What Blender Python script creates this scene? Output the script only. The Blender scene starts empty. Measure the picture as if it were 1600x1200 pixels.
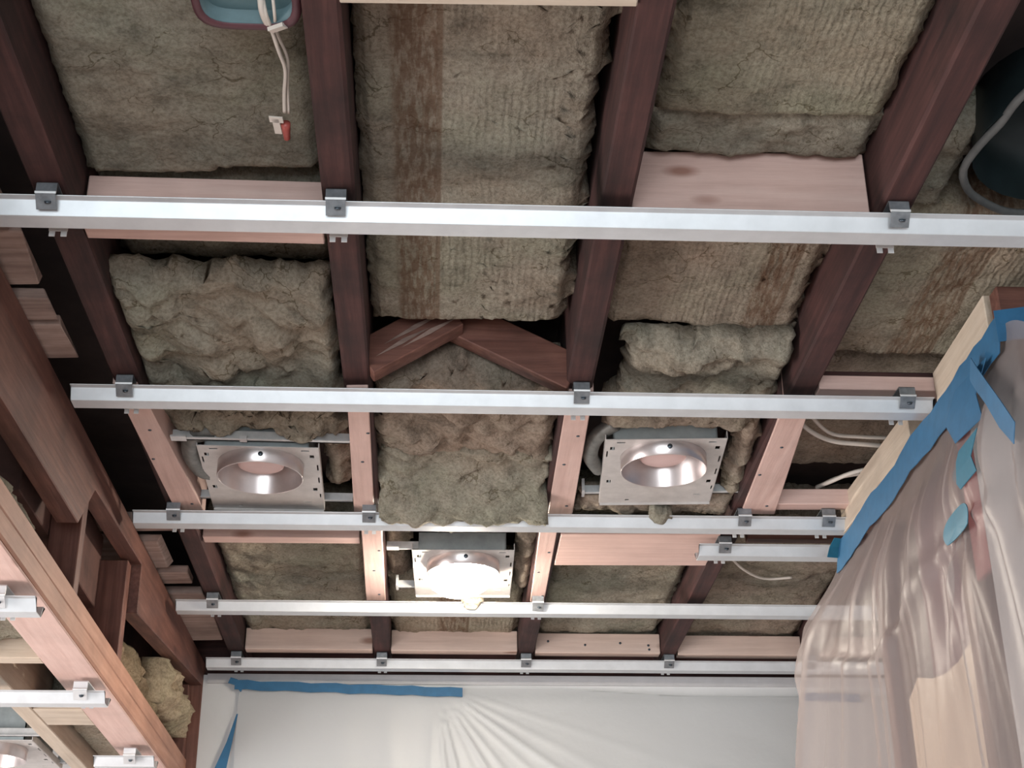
import bpy, bmesh, math, random
from mathutils import Vector, Matrix, noise
random.seed(7)
sc = bpy.context.scene
COL = sc.collection
PI = math.pi

# ------------------------------------------------------------------ camera
F_PX = 2360.0
PITCH, YAW, ROLL = 0.4573906, 0.0525322, -0.0073530
cam_d = bpy.data.cameras.new('camera')
cam_d.sensor_fit = 'HORIZONTAL'; cam_d.sensor_width = 36.0
cam_d.lens = 36.0 * F_PX / 1600.0
cam_d.clip_start = 0.05
cam = bpy.data.objects.new('camera', cam_d); COL.objects.link(cam)
fwd = Vector((math.sin(YAW)*math.cos(PITCH), math.cos(YAW)*math.cos(PITCH), math.sin(PITCH)))
rgt = Vector((math.cos(YAW), -math.sin(YAW), 0)); up0 = rgt.cross(fwd)
r_ = rgt*math.cos(ROLL) + up0*math.sin(ROLL); u_ = -rgt*math.sin(ROLL) + up0*math.cos(ROLL)
cam.matrix_world = Matrix(((r_.x, u_.x, -fwd.x, 0), (r_.y, u_.y, -fwd.y, 0), (r_.z, u_.z, -fwd.z, 1.45), (0, 0, 0, 1)))
sc.camera = cam

# ------------------------------------------------------------------ world, daylight, exposure
world = bpy.data.worlds.new('world'); sc.world = world; world.use_nodes = True
world.node_tree.nodes['Background'].inputs[0].default_value = (0.80, 0.88, 1.0, 1)
world.node_tree.nodes['Background'].inputs[1].default_value = 0.05

def window_light(name, loc, direction, sx, sy, power, color):
    d = bpy.data.lights.new(name, 'AREA'); d.shape = 'RECTANGLE'; d.size = sx; d.size_y = sy
    d.energy = power; d.color = color
    o = bpy.data.objects.new(name, d); COL.objects.link(o); o.location = loc
    o.rotation_euler = Vector(direction).to_track_quat('-Z', 'Z').to_euler()
    return o
# daylight through the window of the neighbouring room (left) and the window behind the camera
window_light('daylight_left_window', (-3.30, 1.9, 1.15), (1, 0.1, 0.15), 2.6, 1.5, 190, (1.0, 0.97, 0.95))
window_light('daylight_near_window', (-0.60, -3.55, 0.95), (0.1, 1, 0.08), 3.0, 1.75, 170, (0.86, 0.95, 1.0))
vs = sc.view_settings
vs.view_transform = 'Standard'; vs.look = 'None'; vs.gamma = 1.0; vs.use_curve_mapping = False
vs.exposure = 0.10

# ------------------------------------------------------------------ dimensions
ZC = 2.6128          # underside of the furring channels
ZJ = ZC + 0.042      # underside of the joists
Z2 = 2.305           # underside of the lower framing beside the room
ZC2 = 2.250          # its channels
S = 0.4064
JX = [-0.5597 + k*S for k in range(5)]
ROW = [1.845, 2.4527, 3.0604, 3.6682, 4.1855]
DECK = ZJ + 0.195

# ------------------------------------------------------------------ materials
def nt(name):
    m = bpy.data.materials.new(name); m.use_nodes = True
    n = m.node_tree; b = n.nodes['Principled BSDF']
    return m, n, b
def ramp(n, fac, stops):
    r = n.nodes.new('ShaderNodeValToRGB')
    while len(r.color_ramp.elements) < len(stops): r.color_ramp.elements.new(0.5)
    for e, (p, c) in zip(r.color_ramp.elements, stops):
        e.position = p; e.color = (c[0], c[1], c[2], 1)
    n.links.new(fac, r.inputs[0]); return r
def coords(n, scale):
    tc = n.nodes.new('ShaderNodeTexCoord'); mp = n.nodes.new('ShaderNodeMapping')
    oi = n.nodes.new('ShaderNodeObjectInfo'); ad = n.nodes.new('ShaderNodeVectorMath'); ad.operation = 'ADD'
    ml = n.nodes.new('ShaderNodeVectorMath'); ml.operation = 'SCALE'; ml.inputs['Scale'].default_value = 9.0
    n.links.new(oi.outputs['Random'], ml.inputs[0])
    n.links.new(tc.outputs['Object'], ad.inputs[0]); n.links.new(ml.outputs[0], ad.inputs[1])
    mp.inputs['Scale'].default_value = scale
    n.links.new(ad.outputs[0], mp.inputs[0]); return mp.outputs[0]
def noise_tex(n, vec, scale, detail=6, rough=0.6):
    t = n.nodes.new('ShaderNodeTexNoise'); t.inputs['Scale'].default_value = scale
    t.inputs['Detail'].default_value = detail; t.inputs['Roughness'].default_value = rough
    n.links.new(vec, t.inputs['Vector']); return t.outputs['Fac']
def bump(n, b, h, strength, dist=0.004):
    k = n.nodes.new('ShaderNodeBump'); k.inputs['Strength'].default_value = strength; k.inputs['Distance'].default_value = dist
    n.links.new(h, k.inputs['Height']); n.links.new(k.outputs[0], b.inputs['Normal'])
def mul(n, a, bb, fac=1.0):
    x = n.nodes.new('ShaderNodeMixRGB'); x.blend_type = 'MULTIPLY'; x.inputs[0].default_value = fac
    n.links.new(a, x.inputs[1]); n.links.new(bb, x.inputs[2]); return x.outputs[0]

def wood(name, axis, c0, c1, c2, rough=0.65, knots=True, stain=0.25):
    m, n, b = nt(name)
    sc3 = {'x': (0.8, 14, 14), 'y': (14, 0.8, 14), 'z': (14, 14, 0.8)}[axis]
    v = coords(n, sc3)
    g = noise_tex(n, v, 5.0, 8, 0.62)
    r = ramp(n, g, [(0.30, c0), (0.5, c1), (0.72, c2)])
    v2 = coords(n, (1, 1, 1)); s = noise_tex(n, v2, 7.0, 5, 0.6)
    r2 = ramp(n, s, [(0.33, (1-stain,)*3), (0.6, (1, 1, 1))])
    col = mul(n, r.outputs[0], r2.outputs[0])
    if knots:
        k3 = {'x': (6, 15, 15), 'y': (15, 6, 15), 'z': (15, 15, 6)}[axis]
        vv = coords(n, k3); vo = n.nodes.new('ShaderNodeTexVoronoi'); vo.inputs['Scale'].default_value = 0.7
        n.links.new(vv, vo.inputs['Vector'])
        r3 = ramp(n, vo.outputs['Distance'], [(0.05, (0.42, 0.26, 0.2)), (0.14, (1, 1, 1))])
        col = mul(n, col, r3.outputs[0], 0.8)
    n.links.new(col, b.inputs['Base Color']); b.inputs['Roughness'].default_value = rough
    bump(n, b, g, 0.35, 0.003)
    return m
M = {}
for ax in 'xyz':
    M['old_'+ax] = wood('old_joist_wood_'+ax, ax, (0.030, 0.0100, 0.0090), (0.056, 0.0190, 0.0165), (0.095, 0.036, 0.031), 0.80, False, 0.55)
    M['pink_'+ax] = wood('new_fir_wood_'+ax, ax, (0.58, 0.385, 0.335), (0.66, 0.455, 0.400), (0.72, 0.52, 0.46), 0.6, True, 0.12)
    M['peach_'+ax] = wood('peach_fir_wood_'+ax, ax, (0.60, 0.445, 0.375), (0.68, 0.515, 0.440), (0.74, 0.58, 0.50), 0.6, True, 0.10)  # paler copy of new fir; last row's light is put into the colour
    M['red_'+ax] = wood('red_brown_wood_'+ax, ax, (0.105, 0.040, 0.029), (0.165, 0.067, 0.048), (0.245, 0.112, 0.082), 0.6, True, 0.35)
    M['pale_'+ax] = wood('pale_pine_wood_'+ax, ax, (0.50, 0.40, 0.31), (0.58, 0.48, 0.38), (0.65, 0.55, 0.45), 0.6, True, 0.15)
    M['tan_'+ax] = wood('tan_wood_'+ax, ax, (0.36, 0.18, 0.125), (0.43, 0.225, 0.155), (0.50, 0.28, 0.20), 0.6, False, 0.2)
    M['board_'+ax] = wood('old_board_wood_'+ax, ax, (0.24, 0.155, 0.13), (0.36, 0.25, 0.21), (0.48, 0.35, 0.30), 0.7, False, 0.4)

def wool(name, base, band=None, ribs=0.0, warm=(0.150, 0.078, 0.045)):
    m, n, b = nt(name)
    v = coords(n, (1, 1, 1))
    a = noise_tex(n, v, 16, 10, 0.72); f = noise_tex(n, v, 150, 6, 0.75)
    d = tuple(c*0.55 for c in base); l = tuple(min(1, c*1.25) for c in base)
    r = ramp(n, a, [(0.30, d), (0.48, base), (0.75, l)])
    rf = ramp(n, f, [(0.32, (0.55, 0.53, 0.50)), (0.58, (1, 1, 1))])
    col = mul(n, r.outputs[0], rf.outputs[0])
    # warm and olive drifts of the wool itself
    w = noise_tex(n, v, 4.5, 5, 0.6)
    rw = ramp(n, w, [(0.36, (0.96, 1.0, 0.94)), (0.50, (1.0, 0.98, 0.95)), (0.64, (1.03, 0.95, 0.90))])
    col = mul(n, col, rw.outputs[0])
    # hairline tears and pits
    dv = n.nodes.new('ShaderNodeVectorMath'); dv.operation = 'MULTIPLY_ADD'
    nz = n.nodes.new('ShaderNodeTexNoise'); nz.inputs['Scale'].default_value = 9; nz.inputs['Detail'].default_value = 5
    n.links.new(v, nz.inputs['Vector'])
    n.links.new(nz.outputs['Color'], dv.inputs[0]); dv.inputs[1].default_value = (0.22, 0.22, 0.22); n.links.new(v, dv.inputs[2])
    vo = n.nodes.new('ShaderNodeTexVoronoi'); vo.feature = 'DISTANCE_TO_EDGE'; vo.inputs['Scale'].default_value = 7.5
    n.links.new(dv.outputs[0], vo.inputs['Vector'])
    gate = noise_tex(n, v, 11, 3, 0.5)
    rg = ramp(n, gate, [(0.40, (0.012, 0.012, 0.012)), (0.52, (0, 0, 0))])
    lt = n.nodes.new('ShaderNodeMath'); lt.operation = 'LESS_THAN'
    n.links.new(vo.outputs['Distance'], lt.inputs[0]); n.links.new(rg.outputs[0], lt.inputs[1])
    mt = n.nodes.new('ShaderNodeMixRGB'); mt.blend_type = 'MULTIPLY'; mt.inputs[2].default_value = (0.58, 0.55, 0.50, 1)
    n.links.new(lt.outputs[0], mt.inputs[0]); n.links.new(col, mt.inputs[1]); col = mt.outputs[0]
    if band:
        x0, x1 = band
        tc = n.nodes.new('ShaderNodeTexCoord'); sp = n.nodes.new('ShaderNodeSeparateXYZ')
        n.links.new(tc.outputs['Object'], sp.inputs[0])
        def rise(e0, e1):
            mr = n.nodes.new('ShaderNodeMapRange'); mr.interpolation_type = 'SMOOTHSTEP'
            mr.inputs[1].default_value = e0; mr.inputs[2].default_value = e1
            n.links.new(sp.outputs[0], mr.inputs[0]); return mr.outputs[0]
        def m2(op, p, q):
            k = n.nodes.new('ShaderNodeMath'); k.operation = op
            for sl, val in ((0, p), (1, q)):
                if isinstance(val, float): k.inputs[sl].default_value = val
                else: n.links.new(val, k.inputs[sl])
            return k.outputs[0]
        def fall(e0, e1):
            return m2('SUBTRACT', 1.0, rise(e0, e1))
        mask = m2('MULTIPLY', rise(x0-0.008, x0+0.008), fall(x1-0.004, x1+0.004))
        vs_ = coords(n, (95, 16, 30)); st = noise_tex(n, vs_, 1.5, 4, 0.6)
        rs = ramp(n, st, [(0.40, (0.30, 0.30, 0.30)), (0.56, (1, 1, 1))])
        fac = m2('MULTIPLY', m2('MULTIPLY', mask, rs.outputs[0]), 0.72)
        edge = m2('MULTIPLY', m2('MULTIPLY', rise(x1-0.006, x1-0.002), fall(x1+0.002, x1+0.006)), 0.6)
        mx = n.nodes.new('ShaderNodeMixRGB'); mx.inputs[2].default_value = (*warm, 1)
        n.links.new(m2('MAXIMUM', fac, edge), mx.inputs[0]); n.links.new(col, mx.inputs[1]); col = mx.outputs[0]
    n.links.new(col, b.inputs['Base Color']); b.inputs['Roughness'].default_value = 1.0
    b.inputs['Specular IOR Level'].default_value = 0.1
    ad = n.nodes.new('ShaderNodeMath'); ad.operation = 'MULTIPLY_ADD'; ad.inputs[1].default_value = 0.7
    n.links.new(f, ad.inputs[0]); n.links.new(a, ad.inputs[2]); hgt = ad.outputs[0]
    if ribs > 0:
        vw = coords(n, (1, 0.30, 1)); wv = n.nodes.new('ShaderNodeTexWave'); wv.bands_direction = 'X'
        wv.inputs['Scale'].default_value = 27; wv.inputs['Distortion'].default_value = 5.0; wv.inputs['Detail'].default_value = 4
        wv.inputs['Detail Scale'].default_value = 2.5
        n.links.new(vw, wv.inputs['Vector'])
        gm = noise_tex(n, v, 6, 2, 0.5); gr = ramp(n, gm, [(0.40, (0.15, 0.15, 0.15)), (0.60, (1, 1, 1))])
        k1 = n.nodes.new('ShaderNodeMath'); k1.operation = 'MULTIPLY'; n.links.new(wv.outputs['Fac'], k1.inputs[0]); n.links.new(gr.outputs[0], k1.inputs[1])
        ad2 = n.nodes.new('ShaderNodeMath'); ad2.operation = 'MULTIPLY_ADD'; ad2.inputs[1].default_value = ribs
        n.links.new(k1.outputs[0], ad2.inputs[0]); n.links.new(hgt, ad2.inputs[2]); hgt = ad2.outputs[0]
    bump(n, b, hgt, 1.0, 0.008)
    return m
WB = (0.385, 0.360, 0.300)
M['wool'] = wool('mineral_wool', WB)
M['wool_ribbed'] = wool('mineral_wool_ribbed_striped', (0.40, 0.365, 0.305), band=(-0.120, -0.055), ribs=0.22)
M['wool_band_right'] = wool('mineral_wool_striped_right', (0.405, 0.350, 0.288), band=(0.075, 0.130), ribs=0.2)
M['wool_band_mid'] = wool('mineral_wool_striped_mid', (0.430, 0.380, 0.305), band=(-0.045, 0.035), ribs=0.25)
M['wool_fine'] = wool('mineral_wool_fine_ribs', (0.375, 0.342, 0.270), ribs=0.28)
M['wool_yellow'] = wool('yellow_glass_wool', (0.36, 0.285, 0.20))
M['wool_flap'] = wool('pale_glass_wool', (0.52, 0.435, 0.32))
M['wool_warm'] = wool('warm_mineral_wool', (0.385, 0.325, 0.270))

def plain(name, color, rough=0.5, metal=0.0, var=0.12, nscale=30, bstr=0.1, spec=None):
    m, n, b = nt(name)
    v = coords(n, (1, 1, 1)); a = noise_tex(n, v, nscale, 5, 0.6)
    r = ramp(n, a, [(0.3, tuple(c*(1-var) for c in color)), (0.7, tuple(min(1, c*(1+var)) for c in color))])
    n.links.new(r.outputs[0], b.inputs['Base Color'])
    b.inputs['Roughness'].default_value = rough; b.inputs['Metallic'].default_value = metal
    if bstr: bump(n, b, a, bstr, 0.002)
    return m
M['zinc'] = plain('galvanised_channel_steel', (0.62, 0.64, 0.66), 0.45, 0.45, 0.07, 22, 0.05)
M['zinc_plate'] = plain('galvanised_plate_steel', (0.56, 0.53, 0.51), 0.5, 0.35, 0.10, 40, 0.08)
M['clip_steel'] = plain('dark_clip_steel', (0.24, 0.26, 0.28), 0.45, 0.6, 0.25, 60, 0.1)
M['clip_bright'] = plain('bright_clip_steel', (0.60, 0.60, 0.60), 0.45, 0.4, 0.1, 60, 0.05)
M['can_steel'] = plain('spun_can_metal', (0.62, 0.56, 0.55), 0.30, 0.8, 0.06, 30, 0.02)  # slight pink put into the metal for the floor it reflects
M['housing'] = plain('housing_steel', (0.34, 0.38, 0.39), 0.45, 0.5, 0.15, 30, 0.05)
M['white_metal'] = plain('white_enamel_disc', (0.66, 0.47, 0.45), 0.4, 0.0, 0.04, 20, 0.02)  # white disc with the pink floor reflection put into its colour
M['screw'] = plain('dark_screw_metal', (0.08, 0.10, 0.12), 0.35, 0.7, 0.2, 50, 0)
M['teal'] = plain('teal_plastic_box', (0.13, 0.22, 0.245), 0.45, 0.0, 0.2, 20, 0.05)
M['maroon'] = plain('dark_maroon_rim', (0.10, 0.035, 0.045), 0.5, 0.0, 0.2, 30, 0.1)
M['cable_white'] = plain('white_cable_jacket', (0.66, 0.60, 0.54), 0.5, 0.0, 0.06, 20, 0)
M['cable_grey'] = plain('grey_cable_jacket', (0.36, 0.34, 0.30), 0.5, 0.0, 0.08, 20, 0)
M['conduit'] = plain('grey_flexible_conduit', (0.15, 0.15, 0.14), 0.5, 0.3, 0.3, 60, 0.3)
M['nut_red'] = plain('red_wire_nut', (0.42, 0.085, 0.07), 0.45, 0.0, 0.1, 20, 0)
M['tape'] = plain('blue_painters_tape', (0.020, 0.110, 0.225), 0.6, 0.0, 0.12, 35, 0.15)
M['tape_teal'] = plain('teal_painters_tape', (0.014, 0.125, 0.195), 0.6, 0.0, 0.10, 35, 0.15)
M['drywall'] = plain('painted_drywall', (0.60, 0.60, 0.605), 0.8, 0.0, 0.03, 12, 0.05)
M['drywall_grey'] = plain('grey_drywall_strip', (0.50, 0.49, 0.50), 0.8, 0.0, 0.06, 25, 0.05)
M['paper_floor'] = plain('pink_rosin_paper', (0.52, 0.42, 0.38), 0.9, 0.0, 0.06, 6, 0.05)
M['deck'] = plain('dark_subfloor_boards', (0.035, 0.022, 0.02), 0.9, 0.0, 0.3, 12, 0.2)
M['dark_board'] = plain('dark_red_sheathing', (0.11, 0.052, 0.042), 0.8, 0.0, 0.35, 14, 0.2)
M['mauve_board'] = plain('mauve_panel_behind_sheet', (0.38, 0.215, 0.20), 0.8, 0.0, 0.2, 8, 0.1)
M['cream_board'] = plain('cream_panel_behind_sheet', (0.72, 0.56, 0.42), 0.8, 0.0, 0.06, 8, 0.1)
M['purple_board'] = plain('dark_mauve_board', (0.16, 0.060, 0.070), 0.8, 0.0, 0.2, 8, 0.1)
M['red_panel'] = plain('red_board_behind_sheet', (0.42, 0.10, 0.10), 0.7, 0.0, 0.1, 10, 0.1)
M['duct_dark'] = plain('dark_teal_duct', (0.012, 0.020, 0.022), 0.4, 0.2, 0.3, 14, 0.1)
M['duct_rim'] = plain('grey_duct_rim', (0.09, 0.09, 0.088), 0.7, 0.0, 0.2, 40, 0.2)
M['shadow_plastic'] = plain('black_plastic', (0.012, 0.012, 0.014), 0.6, 0.0, 0.2, 20, 0)

def poly_sheet(name, color, alpha_t, trans, rough):
    m, n, b = nt(name)
    out = n.nodes['Material Output']
    b.inputs['Base Color'].default_value = (*color, 1); b.inputs['Roughness'].default_value = rough
    v = coords(n, (1, 1, 1)); a = noise_tex(n, v, 26, 4, 0.55); bump(n, b, a, 0.25, 0.006)
    tl = n.nodes.new('ShaderNodeBsdfTranslucent'); tl.inputs[0].default_value = (*color, 1)
    tp = n.nodes.new('ShaderNodeBsdfTransparent'); tp.inputs[0].default_value = (0.95, 0.95, 0.95, 1)
    m1 = n.nodes.new('ShaderNodeMixShader'); m1.inputs[0].default_value = trans
    n.links.new(b.outputs[0], m1.inputs[1]); n.links.new(tl.outputs[0], m1.inputs[2])
    m2 = n.nodes.new('ShaderNodeMixShader'); m2.inputs[0].default_value = alpha_t
    n.links.new(m1.outputs[0], m2.inputs[1]); n.links.new(tp.outputs[0], m2.inputs[2])
    n.links.new(m2.outputs[0], out.inputs['Surface'])
    return m
M['sheet'] = poly_sheet('clear_polythene', (0.33, 0.28, 0.27), 0.46, 0.2, 0.45)
M['sheet_wall'] = poly_sheet('milky_polythene', (0.60, 0.61, 0.62), 0.22, 0.2, 0.38)
mb, nb, bb = nt('glowing_bulb_face')
bb.inputs['Base Color'].default_value = (1, 0.95, 0.88, 1)
bb.inputs['Emission Color'].default_value = (1.0, 0.90, 0.76, 1); bb.inputs['Emission Strength'].default_value = 260.0
M['bulb'] = mb

# ------------------------------------------------------------------ helpers
def tag(o, label=None, cat=None, group=None, kind=None):
    if label: o['label'] = label
    if cat: o['category'] = cat
    if group: o['group'] = group
    if kind: o['kind'] = kind
    return o
def mesh_obj(name, verts, faces, mat, parent=None, loc=None, smooth=False):
    """one mesh object; verts in world space (or in parent space when parented)"""
    if loc is None and parent is None:
        xs = [v[0] for v in verts]; ys = [v[1] for v in verts]; zs = [v[2] for v in verts]
        loc = ((min(xs)+max(xs))/2, (min(ys)+max(ys))/2, min(zs))
    loc = loc or (0, 0, 0)
    me = bpy.data.meshes.new(name)
    me.from_pydata([(v[0]-loc[0], v[1]-loc[1], v[2]-loc[2]) for v in verts], [], faces)
    bm = bmesh.new(); bm.from_mesh(me); bmesh.ops.recalc_face_normals(bm, faces=bm.faces); bm.to_mesh(me); bm.free()
    if smooth:
        for p in me.polygons: p.use_smooth = True
    me.materials.append(M[mat] if isinstance(mat, str) else mat)
    o = bpy.data.objects.new(name, me); COL.objects.link(o); o.location = loc
    if parent: o.parent = parent
    return o
def empty(name, loc, rz=0):
    o = bpy.data.objects.new(name, None); COL.objects.link(o); o.location = loc; o.rotation_euler = (0, 0, rz)
    o.empty_display_size = 0.05
    return o
BOXF = [(0, 1, 2, 3), (7, 6, 5, 4), (0, 4, 5, 1), (1, 5, 6, 2), (2, 6, 7, 3), (3, 7, 4, 0)]
def boxv(x0, x1, y0, y1, z0, z1):
    return [(x0, y0, z0), (x1, y0, z0), (x1, y1, z0), (x0, y1, z0), (x0, y0, z1), (x1, y0, z1), (x1, y1, z1), (x0, y1, z1)]
def bevel(o, w=0.002, seg=1):
    md = o.modifiers.new('bevel', 'BEVEL'); md.width = w; md.segments = seg; md.limit_method = 'ANGLE'
    return o
def box(name, x0, x1, y0, y1, z0, z1, mat, parent=None, bev=0.002):
    o = mesh_obj(name, boxv(x0, x1, y0, y1, z0, z1), BOXF, mat, parent)
    return bevel(o, bev) if bev else o
def multibox(name, boxes, mat, parent=None, loc=None):
    V = []; Fc = []
    for b in boxes:
        k = len(V); V += boxv(*b); Fc += [tuple(i+k for i in f) for f in BOXF]
    return mesh_obj(name, V, Fc, mat, parent, loc)
def prism(name, poly, z0, z1, mat, parent=None, bev=0.002, twist=0.0):
    """poly: 4 ground corners; extruded from z0 to z1"""
    v = [(x, y, z0 + twist*((i in (1, 2))*1.0)) for i, (x, y) in enumerate(poly)] + [(x, y, z1) for x, y in poly]
    o = mesh_obj(name, v, BOXF, mat, parent)
    return bevel(o, bev) if bev else o
def rough_board(name, x0, x1, y0, y1, z0, z1, mat, axis, seed, amp=0.002, seg=24, bow=0.0):
    """a sawn timber with slightly uneven faces and worn edges, divided along its length"""
    V = []; Fc = []
    w = 0.004
    for i in range(seg+1):
        t = i/seg
        if axis == 'y':
            prof = [(x0+w, z0), (x1-w, z0), (x1, z0+w), (x1, z1), (x0, z1), (x0, z0+w)]
        else:
            prof = [(y0+w, z0), (y1-w, z0), (y1, z0+w), (y1, z1), (y0, z1), (y0, z0+w)]
        for j, (a, z) in enumerate(prof):
            p = (t*7+seed*3.1, j*1.7, seed*0.77)
            da = amp*noise.noise(Vector(p)); dz = amp*noise.noise(Vector((p[0], p[1]+9, p[2]))) if z < z1 else 0
            a2 = a + da + bow*math.sin(t*PI)
            if axis == 'y': V.append((a2, y0+(y1-y0)*t, z+dz))
            else: V.append((x0+(x1-x0)*t, a2, z+dz))
    n = 6
    for i in range(seg):
        for j in range(n):
            a = i*n+j; b = i*n+(j+1) % n; Fc.append((a, b, b+n, a+n))
    Fc.append(tuple(range(n))); Fc.append(tuple(range(seg*n, seg*n+n)))
    return mesh_obj(name, V, Fc, mat)
def tube(name, pts, r, mat, parent=None, nseg=8, sub=6, flat=1.0):
    P = [Vector(p) for p in pts]; Q = []
    for i in range(len(P)-1):
        p0 = P[max(i-1, 0)]; p1 = P[i]; p2 = P[i+1]; p3 = P[min(i+2, len(P)-1)]
        for k in range(sub):
            t = k/sub
            Q.append(0.5*((2*p1)+(-p0+p2)*t+(2*p0-5*p1+4*p2-p3)*t*t+(-p0+3*p1-3*p2+p3)*t**3))
    Q.append(P[-1]); V = []; Fc = []
    for i, q in enumerate(Q):
        d = (Q[min(i+1, len(Q)-1)]-Q[max(i-1, 0)]).normalized()
        a = d.cross(Vector((0.1, 0.2, 1))).normalized(); b = d.cross(a)
        for j in range(nseg):
            an = 2*PI*j/nseg; V.append(tuple(q + a*math.cos(an)*r + b*math.sin(an)*r*flat))
    for i in range(len(Q)-1):
        for j in range(nseg):
            k = i*nseg+j; l = i*nseg+(j+1) % nseg; Fc.append((k, l, l+nseg, k+nseg))
    Fc.append(tuple(range(nseg))); Fc.append(tuple(range((len(Q)-1)*nseg, len(Q)*nseg)))
    return mesh_obj(name, V, Fc, mat, parent, smooth=True)
def lathe(name, prof, mat, parent=None, loc=(0, 0, 0), n=40, smooth=True):
    V = []; Fc = []
    for r, z in prof:
        for j in range(n):
            a = 2*PI*j/n; V.append((r*math.cos(a), r*math.sin(a), z))
    for i in range(len(prof)-1):
        for j in range(n):
            k = i*n+j; l = i*n+(j+1) % n; Fc.append((k, l, l+n, k+n))
    me = bpy.data.meshes.new(name); me.from_pydata(V, [], Fc)
    for p in me.polygons: p.use_smooth = smooth
    me.materials.append(M[mat]); o = bpy.data.objects.new(name, me); COL.objects.link(o)
    o.location = loc
    if parent: o.parent = parent
    return o
def square_off(o, p=4.0):
    for v in o.data.vertices:
        r = math.hypot(v.co.x, v.co.y)
        if r > 1e-6:
            c, s_ = abs(v.co.x/r), abs(v.co.y/r); k = (c**p+s_**p)**(-1/p); v.co.x *= k; v.co.y *= k
    return o
def fbm(p, oct=5, h=0.6):
    return noise.fractal(Vector(p), h, 2.1, oct)
def smooth01(t):
    t = max(0.0, min(1.0, t)); return t*t*(3-2*t)
def copy_tree(o, parent=None):
    c = o.copy(); COL.objects.link(c); c.parent = parent
    for ch in o.children: copy_tree(ch, c)
    return c

def batt(label, x0, x1, y0, y1, z, mat='wool', th=0.085, amp=0.006, lump=0.0, seed=1, jag=0.008, sag=None,
         fray=(1, 1, 1, 1), step=0.008, name='insulation_batt', tilt=0.0, group='insulation batts between the joists', curl=0.018, rot=0.0):
    """a soft slab: uneven underside, ragged edges. fray scales the raggedness of the -x,+x,-y,+y edges"""
    nx = max(8, int((x1-x0)/step)); ny = max(8, int((y1-y0)/step))
    V = []; Fc = []; cx = (x0+x1)/2; cy = (y0+y1)/2
    sx = seed*13.7
    def edge(t, e, f):   # ragged edge offset
        return f*jag*(1.4*fbm((t*6+sx, e*5.3, seed), 4) + 0.8*noise.noise(Vector((t*28, e*3.1, seed))))
    for j in range(ny+1):
        for i in range(nx+1):
            u = i/nx; v = j/ny
            ex0 = edge(v*(y1-y0)*2.5, 1, fray[0]); ex1 = edge(v*(y1-y0)*2.5, 2, fray[1])
            ey0 = edge(u*(x1-x0)*2.5, 3, fray[2]); ey1 = edge(u*(x1-x0)*2.5, 4, fray[3])
            x = (x0+ex0)*(1-u)+(x1+ex1)*u; y = (y0+ey0)*(1-v)+(y1+ey1)*v
            h = amp*fbm((x*9+sx, y*9, seed), 5)
            if lump:
                a = fbm((x*6.5+sx, y*6.5+3, seed*1.3), 6, 0.75)
                cell = noise.voronoi(Vector((x*13+sx+0.5*a, y*13+0.5*a, seed)))[0]
                h += lump*(0.8*a) - lump*0.9*min(1.0, (cell[1]-cell[0])*2.2) + lump*0.5
            h += 0.0022*noise.noise(Vector((x*70+sx, y*70, seed)))+0.0012*noise.noise(Vector((x*150+sx, y*150, seed)))
            d = min((x-x0)/0.9, (x1-x)/0.9, y-y0, y1-y); d = max(0, d)
            h += curl*(1-smooth01(d/0.022))
            if sag: h -= sag(x, y)
            h += tilt*(y-cy)
            V.append((x, y, z+h))
    top = len(V)
    for j in range(ny+1):
        for i in range(nx+1):
            if i in (0, nx) or j in (0, ny):
                pass
    W = nx+1
    for j in range(ny):
        for i in range(nx): Fc.append((j*W+i, j*W+i+1, (j+1)*W+i+1, (j+1)*W+i))
    ring = [i for i in range(W)] + [j*W+nx for j in range(1, ny+1)] + [ny*W+i for i in range(nx-1, -1, -1)] + [j*W for j in range(ny-1, 0, -1)]
    for k in ring:
        x, y, zz = V[k]; V.append((x*0.97+cx*0.03, y*0.985+cy*0.015, z+th))
    n = len(ring)
    for k in range(n):
        a = ring[k]; b = ring[(k+1) % n]; Fc.append((a, b, top+(k+1) % n, top+k))
    Fc.append(tuple(range(top, top+n)))
    if rot:
        V = [(cx+(p[0]-cx)*math.cos(rot)-(p[1]-cy)*math.sin(rot), cy+(p[0]-cx)*math.sin(rot)+(p[1]-cy)*math.cos(rot), p[2]) for p in V]
    o = mesh_obj(name, V, Fc, mat, loc=(cx, cy, z), smooth=True)
    return tag(o, label, 'insulation', group)

# ================================================================== SETTING
tag(multibox('floor', [(-3.4, 2.2, -3.7, 4.4, -0.05, 0.0)], 'paper_floor'), 'pink paper covered floor below the open ceiling', kind='structure')
tag(multibox('ceiling', [(-0.83, 2.2, -3.7, 4.4, DECK, DECK+0.05), (-3.4, -0.83, -3.7, 4.4, 2.50, 2.55)], 'deck'),
    'dark subfloor deck above the joists', kind='structure')
wb = tag(multibox('wall_back', [(-0.672, 2.2, 4.335, 4.40, 0, 2.632), (-3.4, -0.672, 4.39, 4.40, 0, 2.5)], 'drywall'),
         'white drywall end wall under the last channel', kind='structure')
tag(multibox('trim_2', [(-0.83, 2.2, 4.36, 4.40, 2.633, DECK)], 'old_x'), 'old rim board above the end wall', kind='structure')
tag(multibox('wall_left', [(-0.85, -0.83, -3.7, 4.39, 2.38, DECK)], 'dark_board'), 'dark sheathing behind the studs above the side beam', kind='structure')
tag(multibox('wall_side_room', [(-3.45, -3.4, -3.7, 0.55, 0, 2.5), (-3.45, -3.4, 3.25, 4.4, 0, 2.5), (-3.45, -3.4, 0.55, 3.25, 0, 0.35), (-3.45, -3.4, 0.55, 3.25, 1.95, 2.5)], 'drywall'),
    'side room wall with a wide window opening', kind='structure')
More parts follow.
